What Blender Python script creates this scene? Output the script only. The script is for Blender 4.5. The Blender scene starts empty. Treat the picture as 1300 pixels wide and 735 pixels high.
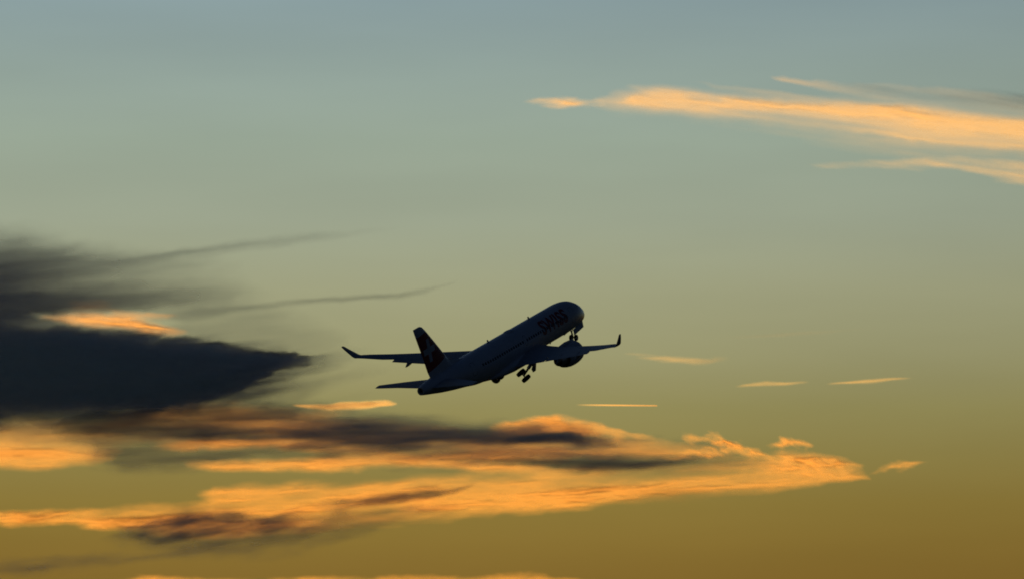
import bpy, bmesh, math
import numpy as np
from mathutils import Matrix, Vector

R = math.radians
S = bpy.context.scene
COL = S.collection

# ------------------------------------------------------------------ camera
HF = 15.0
PITCH = 7.0
FPX = 650 / math.tan(R(HF / 2))            # focal length in photo pixels (1300 wide)
cam_d = bpy.data.cameras.new('camera')
cam = bpy.data.objects.new('camera', cam_d)
COL.objects.link(cam)
cam_d.sensor_width = 36.0
cam_d.lens = 18.0 / math.tan(R(HF / 2))
cam_d.clip_start = 1.0
cam_d.clip_end = 200000.0
cam.location = (0, 0, 1.7)
cam.rotation_euler = (R(90 + PITCH), 0, 0)
S.camera = cam
RX = Matrix.Rotation(R(PITCH), 3, 'X')


def at(px, py, depth):
    """world point seen at photo pixel (px, py), at this distance along the lens axis"""
    v = Vector(((px - 650) / FPX, 1.0, -(py - 367.5) / FPX)) * depth
    return RX @ v + Vector((0, 0, 1.7))


# ------------------------------------------------------------------ world, sun, exposure
SUN_AZ = -34.0          # degrees to the left of the view direction
SUN_EL = -2.3           # just under the horizon: only what is high or far is still lit
S.view_settings.view_transform = 'Standard'
S.view_settings.look = 'None'
S.view_settings.gamma = 1.0
S.view_settings.use_curve_mapping = False
EXPO = 1.0
S.view_settings.exposure = EXPO
S.render.film_transparent = False
S.cycles.max_bounces = 6
S.cycles.diffuse_bounces = 1
S.cycles.transparent_max_bounces = 32
S.cycles.filter_width = 1.8


def lin(c):
    c = c / 255.0
    return c / 12.92 if c <= 0.04045 else ((c + 0.055) / 1.055) ** 2.4


def srgb(r, g, b, k=1.0):
    return (lin(r) * k, lin(g) * k, lin(b) * k, 1.0)


world = bpy.data.worlds.new('World')
S.world = world
world.use_nodes = True
nt = world.node_tree
N, Lk = nt.nodes, nt.links
N.clear()


def node(tree, kind, **kw):
    n = tree.nodes.new(kind)
    for k, v in kw.items():
        setattr(n, k, v)
    return n


def mathn(tree, op, a, b=None, clamp=False):
    n = node(tree, 'ShaderNodeMath', operation=op, use_clamp=clamp)
    for i, v in enumerate((a, b)):
        if v is None:
            continue
        if isinstance(v, (int, float)):
            n.inputs[i].default_value = v
        else:
            tree.links.new(v, n.inputs[i])
    return n.outputs[0]


def ramp(tree, fac, stops, interp='LINEAR'):
    n = node(tree, 'ShaderNodeValToRGB')
    cr = n.color_ramp
    cr.interpolation = interp
    while len(cr.elements) < len(stops):
        cr.elements.new(0.5)
    for e, (p, c) in zip(cr.elements, stops):
        e.position = p
        e.color = c
    tree.links.new(fac, n.inputs[0])
    return n.outputs[0]


tc = node(nt, 'ShaderNodeTexCoord')
sep = node(nt, 'ShaderNodeSeparateXYZ')
Lk.new(tc.outputs['Generated'], sep.inputs[0])
X_, Y_, Z_ = sep.outputs
# the afterglow of the sunset: layers of the air by height above the horizon
zmap = node(nt, 'ShaderNodeMapRange')
zmap.inputs[1].default_value = 0.0
zmap.inputs[2].default_value = 0.40
Lk.new(Z_, zmap.inputs[0])


def el_of(row):          # sine of the elevation at a photo row, as a place on the 0..0.40 ramp
    return math.sin(R(PITCH) - math.atan((row - 367.5) / FPX)) / 0.40


GAIN = 2.0 ** (-EXPO)
rows = [(735, (132, 104, 45)), (690, (136, 111, 50)), (640, (140, 119, 57)), (580, (143, 129, 72)),
        (520, (148, 140, 88)), (450, (156, 153, 112)), (370, (160, 161, 127)), (280, (157, 165, 142)),
        (180, (152, 166, 149)), (90, (146, 163, 155)), (0, (139, 159, 161))]
stops = [(0.0, srgb(120, 84, 30, GAIN))]
stops += [(el_of(r), srgb(*c, k=GAIN)) for r, c in rows]
stops += [(0.62, srgb(108, 133, 152, GAIN)), (1.0, srgb(40, 60, 88, GAIN))]
glow = ramp(nt, zmap.outputs[0], stops)
# the glow sits round the place where the sun went down and fades along the horizon
sx, sy = math.sin(R(SUN_AZ)), math.cos(R(SUN_AZ))
dsun = mathn(nt, 'ADD', mathn(nt, 'MULTIPLY', X_, sx), mathn(nt, 'MULTIPLY', Y_, sy))
az = node(nt, 'ShaderNodeMapRange', interpolation_type='SMOOTHSTEP')
az.inputs[1].default_value = 0.10
az.inputs[2].default_value = 0.62
Lk.new(dsun, az.inputs[0])
hi = node(nt, 'ShaderNodeMapRange', interpolation_type='SMOOTHSTEP')
hi.inputs[1].default_value = 0.26
hi.inputs[2].default_value = 0.55
hi.inputs[3].default_value = 1.0
hi.inputs[4].default_value = 0.0
Lk.new(Z_, hi.inputs[0])
up = mathn(nt, 'GREATER_THAN', Z_, 0.0)
gfac = mathn(nt, 'MULTIPLY', mathn(nt, 'MULTIPLY', az.outputs[0], hi.outputs[0]), up)
sky = node(nt, 'ShaderNodeTexSky')
sky.sky_type = 'NISHITA'
sky.sun_disc = False
sky.sun_elevation = R(SUN_EL)
sky.sun_rotation = R(SUN_AZ)
sky.altitude = 200
bg_sky = node(nt, 'ShaderNodeBackground')
tint = node(nt, 'ShaderNodeMix', data_type='RGBA', blend_type='MULTIPLY')
tint.inputs[0].default_value = 1.0
tint.inputs[7].default_value = (0.34, 0.64, 1.15, 1)
Lk.new(sky.outputs[0], tint.inputs[6])
Lk.new(tint.outputs[2], bg_sky.inputs[0])
bg_sky.inputs[1].default_value = 0.10
bg_glow = node(nt, 'ShaderNodeBackground')
Lk.new(glow, bg_glow.inputs[0])
side = node(nt, 'ShaderNodeMapRange', interpolation_type='SMOOTHSTEP')   # a little dimmer away from the sunset
side.inputs[1].default_value = 0.70
side.inputs[2].default_value = 0.84
side.inputs[3].default_value = 0.86
side.inputs[4].default_value = 1.0
Lk.new(dsun, side.inputs[0])
mp = node(nt, 'ShaderNodeMapping')
mp.inputs['Scale'].default_value = (7, 7, 45)
Lk.new(tc.outputs['Generated'], mp.inputs[0])
hz = node(nt, 'ShaderNodeTexNoise')
hz.inputs['Scale'].default_value = 1.0
hz.inputs['Detail'].default_value = 3
Lk.new(mp.outputs[0], hz.inputs['Vector'])
hzm = node(nt, 'ShaderNodeMapRange')
hzm.inputs[1].default_value = 0.3
hzm.inputs[2].default_value = 0.7
hzm.inputs[3].default_value = 0.96
hzm.inputs[4].default_value = 1.05
Lk.new(hz.outputs[0], hzm.inputs[0])
Lk.new(mathn(nt, 'MULTIPLY', side.outputs[0], hzm.outputs[0]), bg_glow.inputs[1])
mix = node(nt, 'ShaderNodeMixShader')
Lk.new(gfac, mix.inputs[0])
Lk.new(bg_sky.outputs[0], mix.inputs[1])
Lk.new(bg_glow.outputs[0], mix.inputs[2])
wo = node(nt, 'ShaderNodeOutputWorld')
Lk.new(mix.outputs[0], wo.inputs[0])

sun_d = bpy.data.lights.new('sun', 'SUN')
sun_d.energy = 4.0
sun_d.angle = R(0.5)
sun_d.color = (1.0, 0.475, 0.078)
sun = bpy.data.objects.new('sun', sun_d)
COL.objects.link(sun)
dirv = Vector((math.sin(R(SUN_AZ)) * math.cos(R(SUN_EL)), math.cos(R(SUN_AZ)) * math.cos(R(SUN_EL)), math.sin(R(SUN_EL))))
sun.rotation_euler = dirv.to_track_quat('Z', 'Y').to_euler()
sun.location = (0, 0, 500)

# ------------------------------------------------------------------ helpers


def principled(name, color, rough=0.5, metal=0.0, coat=0.0, noise=0.0, nscale=3.0, bump=0.0):
    m = bpy.data.materials.new(name)
    m.use_nodes = True
    t = m.node_tree
    b = t.nodes['Principled BSDF']
    b.inputs['Base Color'].default_value = (*color, 1)
    b.inputs['Roughness'].default_value = rough
    b.inputs['Metallic'].default_value = metal
    b.inputs['Coat Weight'].default_value = coat
    if noise:
        c = node(t, 'ShaderNodeTexCoord')
        n = node(t, 'ShaderNodeTexNoise')
        n.inputs['Scale'].default_value = nscale
        n.inputs['Detail'].default_value = 5
        t.links.new(c.outputs['Object'], n.inputs['Vector'])
        out = ramp(t, n.outputs[0], [(0.3, (*[v * (1 - noise) for v in color], 1)), (0.7, (*[min(1, v * (1 + noise)) for v in color], 1))])
        t.links.new(out, b.inputs['Base Color'])
        rr = node(t, 'ShaderNodeMapRange')
        rr.inputs[3].default_value = max(0.05, rough - 0.08)
        rr.inputs[4].default_value = rough + 0.1
        t.links.new(n.outputs[0], rr.inputs[0])
        t.links.new(rr.outputs[0], b.inputs['Roughness'])
    return m


M_WHITE = principled('white_paint', (0.70, 0.71, 0.72), 0.38, coat=0.15, noise=0.06, nscale=0.7)
M_BELLY = principled('belly_paint', (0.34, 0.35, 0.37), 0.5, noise=0.12, nscale=0.8)
M_RED = principled('red_paint', (0.42, 0.02, 0.014), 0.4, coat=0.1, noise=0.06)
M_GREY = principled('wing_paint', (0.42, 0.44, 0.46), 0.42, noise=0.08, nscale=1.2)
M_METAL = principled('bare_metal', (0.5, 0.5, 0.5), 0.35, 0.9, noise=0.1)
M_DARK = principled('dark_metal', (0.06, 0.06, 0.065), 0.5, 0.6)
M_TYRE = principled('tyre_rubber', (0.02, 0.02, 0.021), 0.85, noise=0.2)
M_GLASS = principled('cabin_glass', (0.015, 0.018, 0.02), 0.12)
M_STRUT = principled('strut_paint', (0.45, 0.46, 0.47), 0.45, noise=0.1)
M_NAC = principled('nacelle_paint', (0.6, 0.61, 0.62), 0.38, coat=0.1, noise=0.06)


def tag(o, label=None, cat=None, group=None, kind=None):
    if label:
        o['label'] = label
    if cat:
        o['category'] = cat
    if group:
        o['group'] = group
    if kind:
        o['kind'] = kind
    return o


def mesh_obj(name, verts, faces, mat, parent=None, smooth=True, mats=None, fidx=None, autosmooth=None):
    me = bpy.data.meshes.new(name)
    me.from_pydata([tuple(v) for v in verts], [], faces)
    me.validate()
    bm = bmesh.new()
    bm.from_mesh(me)
    bmesh.ops.remove_doubles(bm, verts=bm.verts, dist=1e-5)
    if fidx is None:
        bmesh.ops.recalc_face_normals(bm, faces=bm.faces)
    if autosmooth is not None:
        for e in bm.edges:
            if len(e.link_faces) == 2 and e.calc_face_angle(0) > R(autosmooth):
                e.smooth = False
    bm.to_mesh(me)
    bm.free()
    for m in (mats or [mat]):
        me.materials.append(m)
    me.polygons.foreach_set('use_smooth', [smooth] * len(me.polygons))
    o = bpy.data.objects.new(name, me)
    COL.objects.link(o)
    if parent:
        o.parent = parent
    return o


class MB:
    """collects shapes for one mesh"""

    def __init__(s):
        s.v, s.f = [], []

    def grid(s, rings, close=True, cap0=False, cap1=False):
        n = len(rings[0])
        b = len(s.v)
        for r in rings:
            s.v += [tuple(p) for p in r]
        for i in range(len(rings) - 1):
            for j in range(n if close else n - 1):
                k = (j + 1) % n
                s.f.append((b + i * n + j, b + i * n + k, b + (i + 1) * n + k, b + (i + 1) * n + j))
        if cap0:
            s.f.append(tuple(b + j for j in range(n))[::-1])
        if cap1:
            s.f.append(tuple(b + (len(rings) - 1) * n + j for j in range(n)))
        return s

    def tube(s, p0, p1, r0, r1=None, n=16):
        r1 = r0 if r1 is None else r1
        p0, p1 = Vector(p0), Vector(p1)
        d = (p1 - p0).normalized()
        a = d.orthogonal().normalized()
        b = d.cross(a)
        rings = [[p + (a * math.cos(2 * math.pi * j / n) + b * math.sin(2 * math.pi * j / n)) * r for j in range(n)] for p, r in ((p0, r0), (p1, r1))]
        return s.grid(rings, True, True, True)

    def lathe(s, c, axis, prof, n=40, cap0=False, cap1=False):
        """prof: (distance along the axis, radius)"""
        c, d = Vector(c), Vector(axis).normalized()
        a = d.orthogonal().normalized()
        b = d.cross(a)
        rings = [[c + d * t + (a * math.cos(2 * math.pi * j / n) + b * math.sin(2 * math.pi * j / n)) * max(r, 1e-4) for j in range(n)] for t, r in prof]
        return s.grid(rings, True, cap0, cap1)

    def slab(s, pts, off):
        """a plate: polygon pts pushed by the vector off"""
        off = Vector(off)
        b = len(s.v)
        n = len(pts)
        s.v += [tuple(Vector(p) - off / 2) for p in pts] + [tuple(Vector(p) + off / 2) for p in pts]
        s.f.append(tuple(range(b, b + n)))
        s.f.append(tuple(range(b + n, b + 2 * n))[::-1])
        for j in range(n):
            k = (j + 1) % n
            s.f.append((b + j, b + k, b + n + k, b + n + j))
        return s

    def build(s, name, mat, parent=None, smooth=True, autosmooth=40):
        return mesh_obj(name, s.v, s.f, mat, parent, smooth, autosmooth=autosmooth)


# ------------------------------------------------------------------ the ground (dark, out to the horizon: it shades what flies low)
M_GROUND = bpy.data.materials.new('dusk_grass')
M_GROUND.use_nodes = True
t = M_GROUND.node_tree
c = node(t, 'ShaderNodeTexCoord')
n1 = node(t, 'ShaderNodeTexNoise')
n1.inputs['Scale'].default_value = 0.004
n1.inputs['Detail'].default_value = 8
t.links.new(c.outputs['Object'], n1.inputs['Vector'])
t.links.new(ramp(t, n1.outputs[0], [(0.35, (0.035, 0.05, 0.018, 1)), (0.65, (0.075, 0.07, 0.035, 1))]), t.nodes['Principled BSDF'].inputs['Base Color'])
t.nodes['Principled BSDF'].inputs['Roughness'].default_value = 0.95
gb = MB()
GR = 36000.0
rr_ = [0.5, 50, 300, 1500, 6000, 15000, 25000, GR]
gb.grid([[(r * math.cos(2 * math.pi * j / 96), r * math.sin(2 * math.pi * j / 96), 0) for j in range(96)] for r in rr_], True, True)
tag(gb.build('ground', M_GROUND, smooth=False), 'dark flat grassland reaching out to the horizon', 'ground', kind='structure')

# ------------------------------------------------------------------ the airliner
# body coordinates in metres: x forward from the nose (aft is negative), y to port, z up from the cabin axis
YAW, PIT, ROL = 1.083804, 0.254112, -0.046230
OFFS = Vector((-0.727844, math.exp(6.0738048), -6.780509))
cy, sy_, cp, sp, cr_, sr_ = math.cos(YAW), math.sin(YAW), math.cos(PIT), math.sin(PIT), math.cos(ROL), math.sin(ROL)
MB3 = Matrix(((cy, -sy_, 0), (sy_, cy, 0), (0, 0, 1))) @ Matrix(((cp, 0, -sp), (0, 1, 0), (sp, 0, cp))) @ Matrix(((1, 0, 0), (0, cr_, -sr_), (0, sr_, cr_)))
plane = bpy.data.objects.new('airliner', None)
COL.objects.link(plane)
plane.empty_display_size = 5
W3 = RX @ MB3
plane.matrix_world = Matrix.Translation(RX @ OFFS + Vector((0, 0, 1.7))) @ W3.to_4x4() @ Matrix.Translation((19, 0, 0))
tag(plane, 'dark twin engine airliner climbing with its landing gear half retracted against the sunset', 'airliner')

SEC = [(0.0, -0.78, 0.02, 0.02), (-0.10, -0.77, 0.30, 0.28), (-0.35, -0.73, 0.56, 0.53), (-0.8, -0.64, 0.86, 0.84), (-1.5, -0.45, 1.16, 1.18),
       (-2.4, -0.24, 1.42, 1.46), (-3.4, -0.09, 1.60, 1.68), (-4.6, -0.02, 1.71, 1.80), (-6.0, 0, 1.75, 1.85), (-12, 0, 1.75, 1.85),
       (-18, 0, 1.75, 1.85), (-24.5, 0, 1.75, 1.85), (-27, 0.08, 1.70, 1.77), (-29.5, 0.27, 1.55, 1.55), (-32, 0.44, 1.34, 1.34),
       (-34.5, 0.62, 1.05, 1.09), (-36.5, 0.76, 0.78, 0.82), (-38.0, 0.85, 0.56, 0.60), (-38.75, 0.87, 0.40, 0.44)]
SEC = np.array(SEC)


def sec(x):
    """centre height, half width and half height of the fuselage at x (monotone cubic)"""
    xs = -SEC[:, 0]
    q = -x
    q = min(max(q, 0), xs[-1])
    i = min(max(int(np.searchsorted(xs, q)) - 1, 0), len(xs) - 2)
    h = xs[i + 1] - xs[i]
    u = (q - xs[i]) / h
    out = []
    for k in (1, 2, 3):
        y = SEC[:, k]
        d = np.diff(y) / np.diff(xs)

        def sl(j):
            if j == 0:
                return d[0]
            if j == len(xs) - 1:
                return d[-1]
            a, b = d[j - 1], d[j]
            return 0.0 if a * b <= 0 else 2 * a * b / (a + b)
        m0, m1 = sl(i) * h, sl(i + 1) * h
        out.append((2 * u**3 - 3 * u**2 + 1) * y[i] + (u**3 - 2 * u**2 + u) * m0 + (-2 * u**3 + 3 * u**2) * y[i + 1] + (u**3 - u**2) * m1)
    return out


def fpt(x, a, off=0.0):
    """point on the fuselage; a = angle from the horizontal on that side, y sign by cos (a=0 port, 180 starboard)"""
    z, w, h = sec(x)
    return Vector((x, (w + off) * math.cos(a), z + (h + off) * math.sin(a)))


fus = MB()
xs = [0, -.03, -.07, -.12, -.2, -.35, -.55, -.8, -1.1, -1.5] + list(-np.linspace(1.9, 7, 18)) + list(-np.linspace(8, 24, 17)) + list(-np.linspace(25, 38.75, 30))
NF = 64
fus.grid([[fpt(x, 2 * math.pi * j / NF) for j in range(NF)] for x in xs], True, True, False)
fus.grid([[fpt(-38.75, 2 * math.pi * j / NF) for j in range(NF)], [fpt(-38.75, 2 * math.pi * j / NF, -0.1) for j in range(NF)],
          [fpt(-38.75, 2 * math.pi * j / NF, -0.12) + Vector((0.6, 0, 0)) for j in range(NF)]], True, False, True)
fus_o = fus.build('fuselage', M_WHITE, plane)


def patch(name, x0, x1, a0, a1, mat, off=0.012, nx=4, na=6, r=0.25, parent=None, thick=0.03):
    """a rounded panel lying on the fuselage skin: super-ellipse outline in (x, angle)"""
    mb = MB()
    cx, ca, hx, ha = (x0 + x1) / 2, (a0 + a1) / 2, (x1 - x0) / 2, (a1 - a0) / 2
    n = 24
    rings = []
    for k, o in ((1.0, off - thick), (1.0, off), (0.5, off + 0.001), (0.02, off + 0.001)):
        ring = []
        for j in range(n):
            th = 2 * math.pi * j / n
            c_, s_ = math.cos(th), math.sin(th)
            e = 2 / (2 + 2 / max(r, .05))
            ux = math.copysign(abs(c_) ** e, c_) * k
            ua = math.copysign(abs(s_) ** e, s_) * k
            ring.append(fpt(cx + hx * ux, ca + ha * ua, o))
        rings.append(ring)
    mb.grid(rings, True, False, True)
    return mb.build(name, mat, parent or fus_o, autosmooth=50)


D = math.pi / 180
# belly paint and wing to body fairing
fair = MB()
rings = []
for x, w, zt, zb in [(-11.2, .5, -1.6, -1.84), (-12.0, 1.2, -1.2, -1.95), (-13.2, 1.7, -.8, -2.1), (-15, 1.95, -.55, -2.25), (-18, 2.02, -.55, -2.3), (-20.5, 1.98, -.7, -2.28),
                     (-22.5, 1.75, -1.0, -2.15), (-24.2, 1.2, -1.3, -1.98), (-25.4, .5, -1.6, -1.84)]:
    rings.append([Vector((x, w * math.copysign(abs(math.cos(2 * math.pi * j / 40)) ** .75, math.cos(2 * math.pi * j / 40)),
                          (zt + zb) / 2 + (zt - zb) / 2 * math.copysign(abs(math.sin(2 * math.pi * j / 40)) ** .8, math.sin(2 * math.pi * j / 40)))) for j in range(40)])
fair.grid(rings, True, True, True).build('wing_fairing', M_WHITE, plane)

# cabin windows, doors, cockpit glass, antennas
for side in (0, 1):
    for k in range(37):
        x = -6.6 - k * 0.56 - (0.5 if k > 18 else 0)
        a = 17 * D
        hw, ha = 0.14, 4.6 * D
        if side:
            patch('cabin_window', x - hw, x + hw, math.pi - a - ha, math.pi - a + ha, M_GLASS, off=0.02)
        else:
            patch('cabin_window', x - hw, x + hw, a - ha, a + ha, M_GLASS, off=0.02)


def door_outline(x0, x1, a0, a1, side, name='door'):
    """the thin seam of a door: a closed groove-like band on the skin"""
    if side:
        a0, a1 = math.pi - a1, math.pi - a0
    mb = MB()
    n = 40
    rings = []
    cx, ca, hx, ha = (x0 + x1) / 2, (a0 + a1) / 2, (x1 - x0) / 2, (a1 - a0) / 2
    for grow in (0.0, 0.03):
        for o in ((0.006,) if grow == 0 else (0.006,)):
            ring = []
            for j in range(n):
                th = 2 * math.pi * j / n
                c_, s_ = math.cos(th), math.sin(th)
                e = 0.4
                ring.append(fpt(cx + (hx + grow) * math.copysign(abs(c_) ** e, c_), ca + (ha + grow / 1.75) * math.copysign(abs(s_) ** e, s_), o))
            rings.append(ring)
    mb.grid(rings, True)
    return mb.build(name, M_DARK, fus_o)


for side in (0, 1):
    door_outline(-5.6, -4.75, -16 * D, 42 * D, side)
    door_outline(-29.6, -28.8, -12 * D, 42 * D, side)
    door_outline(-17.3, -16.8, 2 * D, 36 * D, side)
    sg = (lambda a: math.pi - a) if side else (lambda a: a)
    for (x0, x1, lo, hi_) in [(-1.95, -1.35, 46, 72), (-2.55, -1.95, 34, 55), (-3.15, -2.65, 33, 50)]:
        a, b = sorted((sg(lo * D), sg(hi_ * D)))
        patch('cockpit_window', x0, x1, a, b, M_GLASS, off=0.015, r=0.35)
for x in (-12.5, -22.5):
    MB().slab([(x + .22, 0, 1.80), (x - .22, 0, 1.80), (x - .3, 0, 2.22), (x - .08, 0, 2.22)], (0, 0.05, 0)).build('antenna', M_WHITE, fus_o, smooth=False)
MB().slab([(-8.1, 0, -1.82), (-8.5, 0, -1.82), (-8.6, 0, -2.12), (-8.4, 0, -2.12)], (0, 0.05, 0)).build('antenna', M_WHITE, fus_o, smooth=False)
# satellite dome on the back
dm = MB()
dm.grid([[Vector((-17.6 + 1.3 * math.cos(t_) * 1.0, 0, 1.80)) + Vector((0, 0, 0)) if False else
          Vector((-17.6 + 1.1 * math.cos(2 * math.pi * j / 28) * math.cos(t_), 0.5 * math.sin(2 * math.pi * j / 28) * math.cos(t_), 1.80 + 0.16 * math.sin(t_))) for j in range(28)]
         for t_ in np.linspace(0, math.pi / 2 * 0.98, 7)], True, False, True)
dm.build('radome', M_WHITE, fus_o)


def lettering(text, side, xstart, length, abase, height_m, parent):
    """text mapped on to the fuselage skin; the letters run aft to forward on the starboard side"""
    cu = bpy.data.curves.new('lettering', 'FONT')
    cu.body = text
    cu.size = 1.0
    cu.offset = 0.035
    cu.space_character = 1.08
    tmp = bpy.data.objects.new('lettering_tmp', cu)
    COL.objects.link(tmp)
    dg = bpy.context.evaluated_depsgraph_get()
    dg.update()
    me = bpy.data.meshes.new_from_object(tmp.evaluated_get(dg))
    bpy.data.objects.remove(tmp)
    bm = bmesh.new()
    bm.from_mesh(me)
    # cut into strips so the letters follow the curve
    xs_ = [v.co.x for v in bm.verts]
    ys_ = [v.co.y for v in bm.verts]
    x0, x1, y0, y1 = min(xs_), max(xs_), min(ys_), max(ys_)
    for k in range(1, 12):
        yy = y0 + (y1 - y0) * k / 12
        geom = list(bm.verts) + list(bm.edges) + list(bm.faces)
        bmesh.ops.bisect_plane(bm, geom=geom, plane_co=(0, yy, 0), plane_no=(0, 1, 0))
    for v in bm.verts:
        u = (v.co.x - x0) / (x1 - x0)
        w = (v.co.y - y0) / (y1 - y0)
        ang = abase + w * height_m / 1.8
        if side:
            p = fpt(xstart + u * length, math.pi - ang, 0.014)
        else:
            p = fpt(xstart + (1 - u) * length, ang, 0.014)
        v.co = p
    for f in bm.faces:
        f.normal_update()
        c_ = f.calc_center_median()
        if f.normal.y * c_.y < 0:
            f.normal_flip()
    bm.to_mesh(me)
    bm.free()
    me.materials.clear()
    me.materials.append(M_RED)
    o = bpy.data.objects.new('lettering', me)
    COL.objects.link(o)
    o.parent = parent
    return o


lettering('SWISS', 1, -12.9, 6.4, -1 * D, 1.75, fus_o)
lettering('SWISS', 0, -12.9, 6.4, -1 * D, 1.75, fus_o)

# ---- wings


def airfoil(n=14, t=0.12, camber=0.015):
    pts = []
    for i in range(n + 1):
        u = 0.5 * (1 - math.cos(math.pi * i / n))
        th = 5 * t * (0.2969 * math.sqrt(u) - .126 * u - .3516 * u * u + .2843 * u**3 - .1030 * u**4)
        pts.append((u, th + camber * 4 * u * (1 - u)))
    low = []
    for i in range(1, n):
        u = 0.5 * (1 - math.cos(math.pi * (n - i) / n))
        th = 5 * t * (0.2969 * math.sqrt(u) - .126 * u - .3516 * u * u + .2843 * u**3 - .1030 * u**4)
        low.append((u, -th + camber * 4 * u * (1 - u)))
    return pts + low


WST = [(0.3, -12.0, 8.0, -1.30, .13, 0), (1.7, -13.1, 6.95, -1.20, .13, 0), (3.5, -14.35, 5.75, -1.02, .125, 0), (5.8, -15.95, 4.60, -.74, .12, 0), (8.5, -17.75, 3.75, -.26, .115, 0),
       (11.0, -19.35, 3.0, .16, .11, 0), (13.5, -20.95, 2.25, .60, .11, 0), (15.6, -22.3, 1.62, 1.02, .11, 0)]


def wing_at(y):
    ys = [w[0] for w in WST]
    return [float(np.interp(y, ys, [w[k] for w in WST])) for k in (1, 2, 3, 4)]


def foil_ring(xle, ch, y, z, t, up=(0, 0, 1), u0=0, u1=1, n=14):
    """one section: up = direction of the thickness"""
    upv = Vector(up)
    return [Vector((xle - u * ch, y, z)) + upv * (w * ch) for u, w in airfoil(n, t)]


def make_wing(s):
    """s = +1 port, -1 starboard"""
    mb = MB()
    ys = [0.3, 1.7, 2.6, 3.5, 4.6, 5.8, 7, 8.5, 10, 11, 12.3, 13.5, 14.6, 15.6]
    rings = []
    for y in ys:
        xle, ch, z, t = wing_at(y)
        ch2 = ch * (0.90 if 1.8 < y < 12.4 else 1.0)
        rings.append(foil_ring(xle, ch2, s * y, z, t))
    mb.grid(rings, True, True, True)
    w = mb.build('wing', M_GREY, plane)
    # winglet
    mb = MB()
    rings = []
    for (y, xle, ch, z, cant) in [(15.6, -22.3, 1.62, 1.02, 5), (16.1, -22.60, 1.50, 1.11, 12), (16.4, -22.80, 1.42, 1.14, 28), (16.6, -23.0, 1.32, 1.30, 48), (16.75, -23.2, 1.20, 1.50, 56), (17.15, -23.80, .86, 2.08, 58), (17.46, -24.30, .56, 2.58, 60), (17.52, -24.5, .38, 2.70, 60)]:
        upv = (0, -s * math.sin(R(cant)), math.cos(R(cant)))
        rings.append([Vector((xle - u * ch, s * y, z)) + Vector(upv) * (w_ * ch) for u, w_ in airfoil(14, .09, 0.0)])
    mb.grid(rings, True, True, True).build('winglet', M_RED if False else M_GREY, w)
    # flaps: run out on their tracks, drooped
    for (y0, y1) in ((1.95, 5.75), (5.95, 12.35)):
        mb = MB()
        rings = []
        for y in np.linspace(y0, y1, 8):
            xle, ch, z, t = wing_at(y)
            te = xle - ch * 0.90
            fc = 0.22 * ch + 0.12
            dr = R(9)
            ring = []
            for u, w_ in airfoil(10, .13, .01):
                dx, dz = -(u * fc), w_ * fc
                ring.append(Vector((te + 0.10 + dx * math.cos(dr) + dz * math.sin(dr), s * y, z - 0.03 + dx * math.sin(dr) + dz * math.cos(dr))))
            rings.append(ring)
        mb.grid(rings, True, True, True).build('flap', M_GREY, w)
    # slats along the leading edge
    for (y0, y1) in ((2.6, 5.2), (6.5, 15.0)):
        mb = MB()
        rings = []
        for y in np.linspace(y0, y1, 8):
            xle, ch, z, t = wing_at(y)
            fc = 0.13 * ch
            dr = R(16)
            ring = []
            for u, w_ in airfoil(8, .30, .04):
                dx, dz = -(u * fc), w_ * fc * 0.8
                ring.append(Vector((xle + 0.12 + dx * math.cos(dr) - dz * math.sin(dr) * 0, s * y, z - 0.13 + (-dx) * math.sin(dr) + dz)))
            rings.append(ring)
        mb.grid(rings, True, True, True).build('slat', M_METAL, w)
    # flap track fairings
    for y, ln in ((3.7, 3.1), (7.9, 2.8), (10.7, 2.4)):
        xle, ch, z, t = wing_at(y)
        te = xle - ch
        mb = MB()
        prof = [(0, .02), (.06, .09), (.2, .17), (.45, .22), (.7, .19), (.88, .11), (1, .02)]
        rings = []
        for u, r in prof:
            xx = te + 0.62 * ln - u * ln
            zz = z - 0.16 - 0.5 * max(0, u - .35) ** 1.3 * ln * 0.5
            rings.append([Vector((xx, s * y + r * 0.75 * math.cos(2 * math.pi * j / 16), zz + r * 1.35 * math.sin(2 * math.pi * j / 16))) for j in range(16)])
        mb.grid(rings, True, True, True).build('flap_fairing', M_GREY, w)
    # aileron seam
    xle, ch, z, t = wing_at(12.6)
    return w


wing_port = make_wing(1)
wing_star = make_wing(-1)

# ---- engines


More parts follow.
